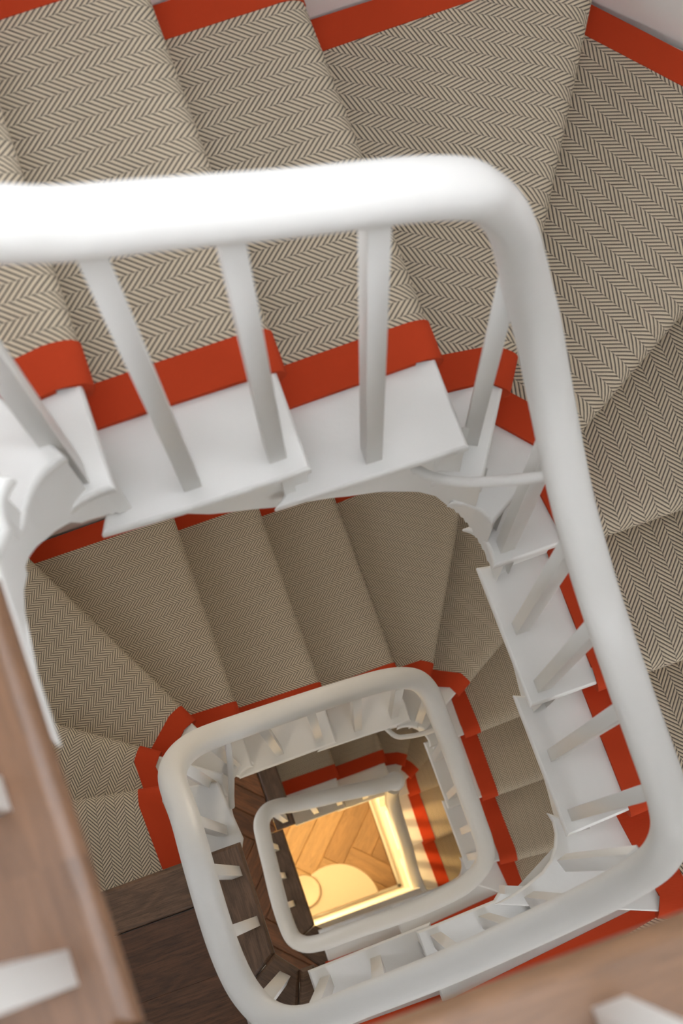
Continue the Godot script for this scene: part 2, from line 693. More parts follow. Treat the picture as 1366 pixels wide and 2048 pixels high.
func _ready() -> void:
	rng.seed = 11
	# ---- camera
	var cam := Camera3D.new()
	cam.name = "camera"
	cam.transform = Transform3D(Basis(Vector3(0.943065, -0.014836, 0.332277), Vector3(0.326636, 0.229772, -0.916795), Vector3(-0.062746, 0.973131, 0.221536)).orthonormalized(), Vector3(0, 3.9476, 0))
	cam.fov = 36.63
	cam.near = 0.02
	var lens := CameraAttributesPhysical.new()
	lens.frustum_focal_length = 36.26
	lens.exposure_aperture = 4.2
	lens.frustum_focus_distance = 3.6
	lens.frustum_near = 0.02
	cam.attributes = lens
	cam.fov = 36.63
	add_child(cam)
	cam.current = true
	# ---- sky and exposure
	var we := WorldEnvironment.new()
	we.name = "environment"
	var env := Environment.new()
	env.background_mode = Environment.BG_SKY
	var sm := ProceduralSkyMaterial.new()
	sm.sky_top_color = Color(0.90, 0.915, 0.94)
	sm.sky_horizon_color = Color(0.94, 0.935, 0.92)
	sm.ground_bottom_color = Color(0.4, 0.38, 0.36)
	sm.ground_horizon_color = Color(0.8, 0.8, 0.8)
	sm.sky_energy_multiplier = 2.85
	env.sky = Sky.new()
	env.sky.sky_material = sm
	env.tonemap_mode = Environment.TONE_MAPPER_LINEAR
	env.tonemap_exposure = 1.0
	env.sdfgi_enabled = true
	env.ssao_enabled = true
	env.ssil_enabled = true
	we.environment = env
	add_child(we)
	make_materials()
	build_shell()
	build_landings()
	build_stairs()
	build_rails()
	build_ground_floor()


func block(lo: Vector3, hi: Vector3) -> Maker:
	var m := Maker.new()
	m.box(lo, hi, 0.001)
	return m


func build_shell() -> void:
	var top := 5.45
	# outer walls of the stair hall
	var m := Maker.new()
	m.slab(PackedVector2Array([Vector2(-2.6, -1.52), Vector2(1.37, -1.52), Vector2(1.37, 1.14), Vector2(1.25, 1.14), Vector2(1.25, -1.02), Vector2(0.905, -1.40), Vector2(-2.6, -1.40)]), 3.5, [[0, 0], [0, 4.0]])
	# above the stairs, unseen openings north and east, placed to light the top landing
	m.slab(PackedVector2Array([Vector2(0.65, -1.52), Vector2(1.37, -1.52), Vector2(1.37, -0.85), Vector2(1.25, -0.85), Vector2(1.25, -1.02), Vector2(0.905, -1.40), Vector2(0.65, -1.40)]), top, [[0, 0], [0, top - 3.5]])
	m.box(Vector3(-2.6, 3.5, -1.52), Vector3(-0.75, top, -1.40), 0.001)
	m.box(Vector3(-0.75, 5.0, -1.52), Vector3(0.65, top, -1.40), 0.001)
	m.box(Vector3(0.05, 3.5, -1.52), Vector3(0.65, 5.0, -1.40), 0.001)
	m.box(Vector3(1.25, 3.5, 0.65), Vector3(1.37, top, 1.14), 0.001)
	m.box(Vector3(1.25, 5.0, -0.85), Vector3(1.37, top, 0.65), 0.001)
	structure("wall_north", m, wall_paint, "pale painted stair hall wall with a splayed corner behind the upper flight", "wall")
	m = Maker.new()
	m.slab(PackedVector2Array([Vector2(-2.6, -1.52), Vector2(1.37, -1.52), Vector2(1.37, 1.14), Vector2(1.20, 1.14), Vector2(1.20, -0.93), Vector2(0.86, -1.30), Vector2(-2.6, -1.30)]), -0.5, [[0, 0], [0, 5.25]])
	structure("wall_east", m, wall_paint, "pale painted stair hall wall with a splayed corner round the lower flights", "wall")
	var glass := plain(Color(0.95, 0.98, 1.0, 0.06), 0.02)
	glass.transparency = BaseMaterial3D.TRANSPARENCY_ALPHA
	m = Maker.new()
	for x in [-0.75, -0.375, 0.0]:
		m.box(Vector3(x, 3.5, -1.49), Vector3(x + 0.05, 5.0, -1.43), 0.003)
	for y in [3.5, 4.95]:
		m.box(Vector3(-0.75, y, -1.49), Vector3(0.05, y + 0.05, -1.43), 0.003)
	var nw := structure("unseen_window_8", m, white, "unseen white framed glazed opening high above the upper flight, placed to light the rail", "unseen_window")
	obj("pane", block(Vector3(-0.73, 3.52, -1.465), Vector3(0.03, 4.98, -1.455)), glass, nw)
	m = Maker.new()
	for z in [-0.85, -0.125, 0.60]:
		m.box(Vector3(1.28, 3.5, z), Vector3(1.34, 5.0, z + 0.05), 0.003)
	for y in [3.5, 4.95]:
		m.box(Vector3(1.28, y, -0.85), Vector3(1.34, y + 0.05, 0.65), 0.003)
	var ew := structure("unseen_window_9", m, white, "unseen white framed glazed opening high beside the upper flight, placed to light the landing balusters", "unseen_window")
	obj("pane", block(Vector3(1.305, 3.52, -0.83), Vector3(1.315, 4.98, 0.63)), glass, ew)
	# unseen end wall: wide glazed openings placed to light each storey from the south
	var lefts := [-0.3, 0.0, -1.5]
	var rights := [0.9, 1.15, -0.7]
	var cuts := [-5.75, -1.9, -0.8, 0.45, 2.35, 4.1, 4.9, top]
	m = Maker.new()
	for i in range(0, 8, 2):
		m.box(Vector3(-2.6, cuts[i], 2.6), Vector3(1.25, cuts[i + 1], 2.72), 0.001)
	for i in 3:
		m.box(Vector3(-2.6, cuts[i * 2 + 1], 2.6), Vector3(lefts[i], cuts[i * 2 + 2], 2.72), 0.001)
		m.box(Vector3(rights[i], cuts[i * 2 + 1], 2.6), Vector3(1.25, cuts[i * 2 + 2], 2.72), 0.001)
	m.box(Vector3(1.25, -5.75, 1.14), Vector3(1.37, top, 2.72), 0.001)
	m.box(Vector3(-2.72, -5.75, 1.14), Vector3(-2.6, top, 2.72), 0.001)
	structure("wall_south", m, wall_paint, "unseen pale painted end wall of the landings, its wide openings placed to light each storey", "wall")
	for i in 3:
		var lo: float = cuts[i * 2 + 1]
		var hi: float = cuts[i * 2 + 2]
		var sx0: float = lefts[i]
		var sx1: float = rights[i]
		m = Maker.new()
		for x in [sx0, (sx0 + sx1) / 2 - 0.025, sx1 - 0.05]:
			m.box(Vector3(x, lo, 2.63), Vector3(x + 0.05, hi, 2.69), 0.003)
		for y in [lo, hi - 0.05]:
			m.box(Vector3(sx0, y, 2.63), Vector3(sx1, y + 0.05, 2.69), 0.003)
		var sw := structure("unseen_window_%d" % (i + 5), m, white, ["unseen wide glazed opening at the end of the lowest landing, placed to light the stairs", "unseen wide glazed opening at the end of the middle landing, placed to light the stairs", "unseen wide glazed opening at the end of the top landing, placed to light the stairs"][i], "unseen_window")
		obj("pane", block(Vector3(sx0 + 0.02, lo + 0.02, 2.655), Vector3(sx1 - 0.02, hi - 0.02, 2.665)), glass, sw)
	# unseen far wall: tall glazed openings placed to light each storey
	var wz0 := -1.32
	var wz1 := -0.45
	m = Maker.new()
	m.box(Vector3(-2.72, -5.75, -1.52), Vector3(-2.6, top, wz0), 0.001)
	m.box(Vector3(-2.72, -5.75, wz1), Vector3(-2.6, top, 1.14), 0.001)
	var ys := [-5.75, -15 * R + 0.9, -15 * R + 2.0, 1.9, 2.58, 15 * R + 0.4, 15 * R + 2.4, top]
	for i in range(0, 8, 2):
		m.box(Vector3(-2.72, ys[i], wz0), Vector3(-2.6, ys[i + 1], wz1), 0.001)
	structure("wall_west", m, wall_paint, "unseen pale painted wall at the far side of the landings, its tall openings placed to light the flights", "wall")
	for i in 3:
		var lo: float = ys[i * 2 + 1]
		var hi: float = ys[i * 2 + 2]
		m = Maker.new()
		for z in [wz0, (wz0 + wz1) / 2 - 0.025, wz1 - 0.05]:
			m.box(Vector3(-2.69, lo, z), Vector3(-2.63, hi, z + 0.05), 0.003)
		for y in [lo, (lo + hi) / 2.0, hi - 0.05]:
			m.box(Vector3(-2.69, y, wz0), Vector3(-2.63, y + 0.05, wz1), 0.003)
		var w := structure("unseen_window_%d" % (i + 2), m, white, ["unseen tall glazed opening of the lowest landing, placed to light the flights", "unseen tall glazed opening of the middle landing, placed to light the flights", "unseen tall glazed opening of the top landing, placed to light the flights"][i], "unseen_window")
		obj("pane", block(Vector3(-2.665, lo + 0.02, wz0 + 0.02), Vector3(-2.655, hi - 0.02, wz1 - 0.02)), glass, w)
	# unseen ceiling and rooflight, placed to light the well from above
	var x0 := -0.85
	var x1 := 0.55
	var z0 := -0.45
	var z1 := 0.95
	m = Maker.new()
	m.box(Vector3(-2.72, top, -1.52), Vector3(x0, top + 0.15, 2.72), 0.001)
	m.box(Vector3(x1, top, -1.52), Vector3(1.37, top + 0.15, 2.72), 0.001)
	m.box(Vector3(x0, top, -1.52), Vector3(x1, top + 0.15, z0), 0.001)
	m.box(Vector3(x0, top, z1), Vector3(x1, top + 0.15, 2.72), 0.001)
	structure("ceiling", m, wall_paint, "unseen white ceiling with a square rooflight opening placed to light the stair well", "ceiling")
	m = Maker.new()
	m.box(Vector3(x0, top + 0.06, z0), Vector3(x0 + 0.05, top + 0.16, z1), 0.003)
	m.box(Vector3(x1 - 0.05, top + 0.06, z0), Vector3(x1, top + 0.16, z1), 0.003)
	m.box(Vector3(x0, top + 0.06, z0), Vector3(x1, top + 0.16, z0 + 0.05), 0.003)
	m.box(Vector3(x0, top + 0.06, z1 - 0.05), Vector3(x1, top + 0.16, z1), 0.003)
	var win := structure("unseen_window_1", m, white, "unseen square white framed rooflight in the ceiling, placed to light the well", "unseen_window")
	obj("pane", block(Vector3(x0 + 0.045, top + 0.10, z0 + 0.045), Vector3(x1 - 0.045, top + 0.11, z1 - 0.045)), glass, win)


func landing_slab(called: String, poly: PackedVector2Array, y: float, label: String) -> MeshInstance3D:
	var m := Maker.new()
	m.slab(poly, y - 0.022, [[0.03, 0], [0.03, 0.22]])
	return structure(called, m, wall_paint, label, "floor")


func build_landings() -> void:
	# the landing the photograph is taken from
	var y := 15 * R
	var f := landing_slab("floor", PackedVector2Array([Vector2(-2.6, -0.24), Vector2(-0.20, -0.24), Vector2(-0.20, 0.05), Vector2(-0.12, 0.115), Vector2(1.25, 0.115), Vector2(1.25, 2.6), Vector2(-2.6, 2.6)]), y, "top landing of pale oak boards with rounded edges round the stair well")
	plank(f, PackedVector2Array([Vector2(-0.36, -0.17), Vector2(-0.36, -0.29), Vector2(-0.182, -0.29), Vector2(-0.176, 0.04), Vector2(-0.36, 0.13)]), y, PI / 2, "nosing_board", 0.036, 0.014, 0)
	plank(f, PackedVector2Array([Vector2(-0.36, 0.132), Vector2(-0.176, 0.042), Vector2(-0.122, 0.095), Vector2(-0.20, 0.27)]), y, PI / 4, "nosing_board", 0.036, 0.014, 1)
	plank(f, PackedVector2Array([Vector2(-0.20, 0.272), Vector2(-0.12, 0.095), Vector2(1.25, 0.096), Vector2(1.25, 0.272)]), y, 0.0, "nosing_board", 0.036, 0.014, 2)
	for i in 10:
		plank(f, rect(-1.6, -0.29 + i * 0.164, -0.362, -0.29 + (i + 1) * 0.164), y, 0.0)
	for i in 7:
		plank(f, rect(-0.362, 0.274 + i * 0.15, 1.25, 0.274 + (i + 1) * 0.15), y, 0.0)
	# the landing below
	y = 0.0
	f = landing_slab("floor", PackedVector2Array([Vector2(-2.6, -0.15), Vector2(-0.29, -0.15), Vector2(-0.29, 0.11), Vector2(-0.23, 0.17), Vector2(-0.21, 0.17), Vector2(-0.21, 1.04), Vector2(1.25, 1.04), Vector2(1.25, 2.6), Vector2(-2.6, 2.6)]), y, "middle landing of dark brown oak boards beside the second flight")
	plank(f, rect(-1.13, -0.185, -0.387, -0.072), y, 0.0, "nosing_board", 0.034, 0.008, 17)
	plank(f, PackedVector2Array([Vector2(-0.385, -0.072), Vector2(-0.385, -0.185), Vector2(-0.267, -0.185), Vector2(-0.271, 0.098), Vector2(-0.385, 0.165)]), y, PI / 2, "nosing_board", 0.034, 0.008, 16)
	plank(f, PackedVector2Array([Vector2(-0.385, 0.167), Vector2(-0.271, 0.100), Vector2(-0.226, 0.155), Vector2(-0.278, 0.29)]), y, 0.9, "nosing_board", 0.034, 0.008, 17)
	plank(f, PackedVector2Array([Vector2(-0.276, 0.29), Vector2(-0.2245, 0.155), Vector2(-0.19, 0.155), Vector2(-0.19, 0.29)]), y, 0.0, "nosing_board", 0.034, 0.008, 16)
	var rows := [-0.07, 0.10, 0.27, 0.44, 0.61, 0.78, 0.95]
	for i in 6:
		plank(f, rect(-1.13, rows[i], -0.387 if rows[i] < 0.16 else -0.19, rows[i + 1]), y, 0.0, "plank", 0.022, 0.0015, [11, 9, 11, 8, 9, 11][i])
	# first floor
	y = -15 * R
	f = landing_slab("floor", PackedVector2Array([Vector2(-2.6, -1.30), Vector2(-0.235, -1.30), Vector2(-0.235, -0.33), Vector2(-0.29, -0.33), Vector2(-0.29, 0.12), Vector2(-0.25, 0.17), Vector2(-0.25, 1.04), Vector2(1.25, 1.04), Vector2(1.25, 2.6), Vector2(-2.6, 2.6)]), y, "first floor landing laid in dark oak herringbone with border boards")
	plank(f, PackedVector2Array([Vector2(-0.293, -1.29), Vector2(-0.207, -1.29), Vector2(-0.207, -0.31), Vector2(-0.293, -0.31)]), y, PI / 2, "nosing_board", 0.034, 0.008, 17)
	plank(f, PackedVector2Array([Vector2(-0.385, -0.308), Vector2(-0.267, -0.308), Vector2(-0.268, 0.115), Vector2(-0.385, 0.165)]), y, PI / 2, "nosing_board", 0.034, 0.008, 16)
	plank(f, PackedVector2Array([Vector2(-0.385, 0.167), Vector2(-0.268, 0.117), Vector2(-0.232, 0.15), Vector2(-0.232, 0.28), Vector2(-0.30, 0.28)]), y, PI / 4, "nosing_board", 0.034, 0.008, 17)
	var field := PackedVector2Array([Vector2(-1.0, -1.29), Vector2(-0.295, -1.29), Vector2(-0.295, -0.31), Vector2(-0.387, -0.31), Vector2(-0.387, 0.168), Vector2(-0.302, 0.282), Vector2(-0.232, 0.282), Vector2(-0.232, 0.6), Vector2(-1.0, 0.6)])
	herringbone(f, field, 0.09, 0.54, y, Vector2(-0.52, -0.3), PI / 4 + PI / 2, 12)


func build_stairs() -> void:
	var upper := PackedVector2Array([Vector2(-1.13, 1.02), Vector2(-1.13, -1.40), Vector2(0.905, -1.40), Vector2(1.25, -1.02), Vector2(1.25, 1.02), Vector2(-0.6, 1.02)])
	var lower := PackedVector2Array([Vector2(-1.13, 1.02), Vector2(-1.13, -1.30), Vector2(0.86, -1.30), Vector2(1.20, -0.93), Vector2(1.20, 1.02), Vector2(-0.6, 1.02)])
	var ground := PackedVector2Array([Vector2(-1.13, -1.30), Vector2(0.86, -1.30), Vector2(1.10, -1.0), Vector2(1.10, 1.02)])
	# upper storey
	var stairs := thing("staircase", "upper flight of the white staircase, nearest the camera, under the thick bright rail", "staircase", Vector3.ZERO, "flights of the staircase")
	var runner := thing("stair_runner", "herringbone runner with orange binding on the upper flight, its weave largest in view", "carpet", Vector3.ZERO, "runners on the flights")
	var prev := {"t": Vector2(-0.19, -0.25), "d": Vector2(-1, 0), "f": Vector2(0, -1), "w": 0.14, "c": 0.20, "x": 0.94, "seg": 0, "y": 15 * R}
	var made := build_flight(stairs, runner, [
		[-0.21, -0.425, -0.98, -0.18, 0.14, 0.20, -0.205, -0.185, 0.0],
		[-0.20, -0.48, -0.82, -0.56, 0.15, 0.21, -0.219, -0.432, 0.008],
		[-0.163, -0.545, -0.48, -0.877, 0.16, 0.22, -0.228, -0.487, 0.012],
		[-0.135, -0.546, 0.0, -1.0, 0.142, 0.202, -0.214, -0.527, 0.009],
		[0.113, -0.538, 0.0, -1.0, 0.147, 0.210, -0.186, -0.546, -0.003],
		[0.358, -0.540, 0.0, -1.0, 0.147, 0.210, 0.052, -0.548, 0.0],
		[0.385, -0.517, 0.532, -0.847, 0.169, 0.232, 0.307, -0.545, 0.012],
		[0.408, -0.489, 0.868, -0.497, 0.155, 0.216, 0.347, -0.547, 0.014],
		[0.410, -0.446, 1.0, 0.0, 0.137, 0.200, 0.383, -0.534, 0.018],
		[0.409, -0.195, 1.0, 0.0, 0.137, 0.200, 0.407, -0.487, 0.0],
		[0.411, 0.060, 0.995, -0.05, 0.137, 0.200, 0.410, -0.242, 0.0],
		[0.240, 0.144, 0.928, 0.371, 0.345, 0.415, 0.413, 0.003, 0.0, [[0.418, 0.025], [0.414, 0.050], [0.402, 0.075], [0.384, 0.098], [0.360, 0.114], [0.320, 0.128], [0.280, 0.138]]],
		[0.067, 0.150, 0.03, 1.0, 0.158, 0.222, 0.255, 0.143, 0.0],
		[-0.198, 0.156, 0.0, 1.0, 0.150, 0.214, 0.11, 0.148, 0.0],
	], prev, upper, 15 * R)
	build_string(stairs, rounded([[-0.242, -0.19, 0], [-0.242, -0.570, 0.13], [0.436, -0.570, 0.15], [0.436, 0.178, 0.12], [-0.19, 0.178, 0]]), made, 0.315)
	# middle storey
	stairs = thing("staircase", "middle flight of the white staircase, one storey down, between the two complete rail loops", "staircase", Vector3.ZERO, "flights of the staircase")
	runner = thing("stair_runner", "herringbone runner with orange binding on the middle flight, sharpest in the picture", "carpet", Vector3.ZERO, "runners on the flights")
	prev = {"t": Vector2(-0.267, -0.178), "d": Vector2(-1, 0), "f": Vector2(0, -1), "w": 0.155, "c": 0.22, "x": 0.863, "seg": 0, "y": 0.0}
	made = build_flight(stairs, runner, [
		[-0.285, -0.362, -0.98, -0.18, 0.15, 0.21, -0.268, -0.200, 0.0],
		[-0.276, -0.394, -0.82, -0.56, 0.185, 0.245, -0.284, -0.330, 0.006],
		[-0.245, -0.415, -0.455, -0.89, 0.185, 0.243, -0.277, -0.375, 0.008],
		[-0.210, -0.418, 0.0, -1.0, 0.142, 0.203, -0.258, -0.400, 0.008],
		[0.054, -0.418, 0.0, -1.0, 0.138, 0.197, -0.270, -0.414, 0.0],
		[0.311, -0.420, 0.0, -1.0, 0.138, 0.197, -0.014, -0.427, 0.0],
		[0.334, -0.402, 0.502, -0.865, 0.168, 0.228, 0.265, -0.424, 0.008],
		[0.366, -0.403, 0.866, -0.50, 0.172, 0.234, 0.315, -0.428, 0.010],
		[0.374, -0.352, 1.0, -0.03, 0.135, 0.195, 0.357, -0.420, 0.012],
		[0.374, -0.130, 1.0, 0.01, 0.133, 0.193, 0.372, -0.390, 0.0],
		[0.374, 0.100, 0.99, 0.10, 0.130, 0.196, 0.373, -0.172, 0.0],
		[0.335, 0.124, 0.80, 0.60, 0.20, 0.27, 0.374, 0.05, 0.0, [[0.376, 0.068], [0.370, 0.090], [0.357, 0.110]]],
		[0.06, 0.138, 0.03, 1.0, 0.13, 0.19, 0.338, 0.126, 0.0, [[0.28, 0.134]]],
		[-0.255, 0.136, 0.0, 1.0, 0.13, 0.19, 0.11, 0.140, 0.0],
	], prev, lower, 0.0)
	build_string(stairs, rounded([[-0.292, -0.18, 0], [-0.292, -0.443, 0.10], [0.398, -0.443, 0.10], [0.398, 0.163, 0.10], [-0.25, 0.163, 0]]), made, 0.315)
	# ground storey
	stairs = thing("staircase", "lowest flight of the white staircase, deepest in the well, glowing orange on its right side", "staircase", Vector3.ZERO, "flights of the staircase")
	runner = thing("stair_runner", "herringbone runner with orange binding on the lowest flight, lit warm by the hall below", "carpet", Vector3.ZERO, "runners on the flights")
	prev = {"t": Vector2(-0.21, -0.31), "d": Vector2(0, -1), "f": Vector2(1, 0), "w": 0.14, "c": 0.20, "x": 0.99, "seg": 0, "y": -15 * R}
	made = build_flight(stairs, runner, [
		[0.023, -0.312, 0.0, -1.0, 0.137, 0.196, -0.212, -0.310, 0.0],
		[0.256, -0.312, 0.0, -1.0, 0.140, 0.198, -0.02, -0.316, 0.0],
		[0.262, -0.310, 0.537, -0.843, 0.135, 0.190, 0.215, -0.316, 0.004],
		[0.250, -0.318, 0.88, -0.47, 0.122, 0.178, 0.235, -0.32, 0.0],
		[0.215, -0.306, 1.0, 0.0, 0.125, 0.180, 0.23, -0.315, 0.0],
		[0.200, -0.068, 1.0, 0.0, 0.133, 0.193, 0.205, -0.31, 0.0],
		[0.200, 0.176, 1.0, 0.0, 0.136, 0.196, 0.20, -0.10, 0.0],
		[0.200, 0.420, 1.0, 0.0, 0.136, 0.196, 0.20, 0.14, 0.0],
	], prev, ground, -15 * R)
	build_string(stairs, rounded([[-0.212, -0.335, 0], [0.224, -0.335, 0.03], [0.224, 0.45, 0]]), made, 0.29)


func build_rails() -> void:
	# rail centres: x, height in risers, z
	var up_pts := [[-0.262, 18.6, -0.16], [-0.264, 18.0, -0.28], [-0.262, 17.2, -0.38], [-0.245, 16.3, -0.47], [-0.20, 15.6, -0.53], [-0.150, 15.15, -0.556], [-0.102, 14.9, -0.561], [-0.068, 14.7, -0.566], [0.011, 14.4, -0.573], [0.143, 14.0, -0.575], [0.268, 13.6, -0.582], [0.317, 13.35, -0.588], [0.347, 13.0, -0.600], [0.379, 12.55, -0.606], [0.399, 12.1, -0.603], [0.415, 11.6, -0.592], [0.434, 11.0, -0.567], [0.445, 10.3, -0.504], [0.445, 9.7, -0.388], [0.446, 9.45, -0.322], [0.449, 9.2, -0.253], [0.449, 9.1, -0.180], [0.451, 8.95, -0.106], [0.454, 8.8, -0.031], [0.457, 8.6, 0.044], [0.454, 8.45, 0.080], [0.436, 8.1, 0.118], [0.412, 7.7, 0.136], [0.372, 7.3, 0.150], [0.307, 6.8, 0.164], [0.225, 6.35, 0.177], [0.072, 5.7, 0.196], [-0.082, 5.2, 0.205], [-0.215, 4.7, 0.208], [-0.268, 4.4, 0.175], [-0.293, 4.3, 0.124], [-0.303, 4.3, 0.065], [-0.305, 4.3, -0.061]]
	var mid_pts := [[-0.303, 4.25, -0.150], [-0.306, 3.9, -0.228], [-0.322, 3.1, -0.331], [-0.314, 2.4, -0.378], [-0.279, 1.5, -0.420], [-0.232, 0.8, -0.440], [-0.146, 0.2, -0.453], [-0.014, -0.5, -0.466], [0.126, -1.1, -0.475], [0.262, -1.8, -0.478], [0.315, -2.2, -0.466], [0.345, -2.7, -0.440], [0.364, -3.6, -0.378], [0.382, -4.6, -0.278], [0.392, -5.4, -0.162], [0.402, -6.2, -0.051], [0.409, -6.8, 0.034], [0.404, -7.1, 0.066], [0.376, -7.6, 0.107], [0.306, -8.1, 0.141], [0.222, -8.5, 0.154], [0.104, -9.0, 0.163], [-0.125, -9.8, 0.163], [-0.247, -10.4, 0.165], [-0.293, -10.6, 0.154], [-0.326, -10.7, 0.124], [-0.335, -10.7, 0.060], [-0.322, -10.7, -0.165]]
	var low_pts := [[-0.314, -10.7, -0.26], [-0.303, -10.7, -0.322], [-0.268, -10.8, -0.355], [-0.215, -11.0, -0.358], [-0.181, -11.3, -0.353], [0.014, -12.2, -0.338], [0.196, -13.0, -0.322], [0.246, -13.2, -0.322]]
	var whole := curve(pv(up_pts + mid_pts + low_pts))
	var cut_a := (up_pts.size() - 1) * 6
	var cut_b := cut_a + mid_pts.size() * 6
	var up := whole.slice(0, cut_a + 1)
	var mid := whole.slice(cut_a, cut_b + 1)
	var low := whole.slice(cut_b)
	var sec := rail_section()
	# upper
	var b := thing("balustrade", "thick white handrail and square balusters of the upper flight, sweeping from the top left", "balustrade", Vector3.ZERO, "balustrades of the flights")
	var m := Maker.new()
	m.sweep(whole, sec, 0, cut_a)
	obj("handrail", m, white, b)
	for r in [[-0.175, -0.577, 11, 0.0], [-0.048, -0.578, 10, 0.0], [0.074, -0.577, 10, 0.0], [0.216, -0.579, 9, 0.0], [0.397, -0.600, 8, -0.5, 12.0], [0.446, -0.477, 6, 0.0], [0.446, -0.347, 5, 0.0], [0.446, -0.228, 5, 0.0], [0.448, -0.102, 4, 0.0], [0.444, 0.023, 4, 0.0], [0.412, 0.113, 3, 0.3], [0.318, 0.162, 3, 0.2], [0.222, 0.178, 2, 0.0], [0.107, 0.181, 2, 0.0], [-0.038, 0.192, 1, 0.0], [-0.163, 0.195, 1, 0.0]]:
		baluster(b, up, r[0], r[1], r[2] * R, r[3] + (PI / 2 if r[0] > 0.43 else 0.0), r[4] * R if r.size() > 4 else 0.0, r[5] if r.size() > 5 else 0.0)
	bracket(b, [[0.285, 8.35, -0.565], [0.300, 8.55, -0.535], [0.335, 8.95, -0.492], [0.375, 9.3, -0.462], [0.420, 9.62, -0.436], [0.443, 9.75, -0.425]])
	# middle
	b = thing("balustrade", "white handrail loop and square balusters of the middle landing and flight, round the inner well", "balustrade", Vector3.ZERO, "balustrades of the flights")
	m = Maker.new()
	m.sweep(whole, sec, cut_a, cut_b)
	obj("handrail", m, white, b)
	for r in [[-0.270, 0.160, 0, 0.8], [-0.297, 0.011, 0, PI / 2], [-0.300, -0.117, 0, PI / 2], [-0.315, -0.236, -1, 1.4], [-0.315, -0.372, -3, 0.9], [-0.258, -0.438, -4, 0.5], [-0.126, -0.454, -5, 0.0], [0.006, -0.455, -5, 0.0], [0.136, -0.460, -6, 0.0], [0.261, -0.459, -6, 0.0], [0.350, -0.432, -7, -0.6], [0.388, -0.313, -9, PI / 2], [0.400, -0.173, -10, PI / 2], [0.403, -0.037, -10, PI / 2], [0.404, 0.06, -11, PI / 2], [0.345, 0.135, -12, 0.5], [0.25, 0.158, -13, 0.0], [0.13, 0.166, -13, 0.0], [-0.03, 0.168, -14, 0.0], [-0.17, 0.168, -14, 0.0]]:
		baluster(b, mid if r[2] < 0 else up, r[0], r[1], r[2] * R, r[3])
	bracket(b, [[-0.281, -1.9, -0.300], [-0.268, -1.4, -0.318], [-0.245, -0.7, -0.352], [-0.225, -0.1, -0.395], [-0.212, 0.35, -0.430], [-0.208, 0.55, -0.443]])
	bracket(b, [[0.235, -7.2, -0.440], [0.250, -6.9, -0.405], [0.285, -6.2, -0.378], [0.325, -5.3, -0.358], [0.360, -4.4, -0.345], [0.372, -4.1, -0.342]])
	# lowest
	b = thing("balustrade", "white handrail of the lowest flight ending in a round knob above the glowing hall", "balustrade", Vector3.ZERO, "balustrades of the flights")
	m = Maker.new()
	m.sweep(whole, sec, cut_b)
	obj("handrail", m, white, b)
	m = Maker.new()
	var rows := []
	for i in 13:
		var a := PI * i / 12.0
		rows.append([maxf(sin(a) * 0.040, 0.0005), cos(a) * 0.036])
	m.lathe(Vector3(0.246, -13.25 * R, -0.322), rows, 28)
	obj("rail_knob", m, white, b)
	var lower := curve(pv([[0.243, -15.3, -0.318], [0.228, -15.9, -0.292], [0.222, -17.0, -0.074], [0.216, -17.9, 0.120], [0.226, -18.1, 0.160], [0.262, -18.3, 0.185], [0.32, -18.6, 0.19]]))
	m = Maker.new()
	m.sweep(lower, sec)
	obj("handrail", m, white, b)
	for r in [[0.232, -0.20, -21], [0.232, -0.10, -21], [0.230, 0.0, -22], [0.230, 0.10, -22]]:
		baluster(b, lower, r[0], r[1], r[2] * R, PI / 2)
	for r in [[-0.325, 0.155, -15, 0.8], [-0.334, 0.0, -15, PI / 2], [-0.331, -0.12, -15, PI / 2], [-0.322, -0.24, -15, PI / 2], [-0.245, -0.345, -15, 0.0], [-0.11, -0.345, -16, 0.0], [0.0, -0.345, -16, 0.0], [0.12, -0.343, -17, 0.0], [0.21, -0.34, -17, 0.0]]:
		baluster(b, low if r[1] < -0.1 else mid, r[0], r[1], r[2] * R, r[3])
	# the landing in front of the camera
	b = thing("balustrade", "blurred white square balusters standing on the pale oak edge of the top landing", "balustrade")
	var y := 15 * R
	var rail := curve(pv([[-0.262, 18.6, -0.16], [-0.262, 19.3, -0.05], [-0.255, 19.4, 0.06], [-0.20, 19.4, 0.14], [-0.10, 19.4, 0.165], [0.2, 19.4, 0.17], [0.7, 19.4, 0.17], [1.22, 19.4, 0.17]]))
	m = Maker.new()
	m.sweep(rail, sec)
	obj("handrail", m, white, b)
	for r in [[-0.232, -0.137], [-0.222, -0.010], [-0.185, 0.13], [-0.02, 0.148], [0.128, 0.146], [0.27, 0.148], [0.41, 0.148], [0.55, 0.148], [0.69, 0.148], [0.83, 0.148], [0.97, 0.148], [1.11, 0.148]]:
		baluster(b, rail, r[0], r[1], y, PI / 2 if r[0] < -0.2 else 0.0)


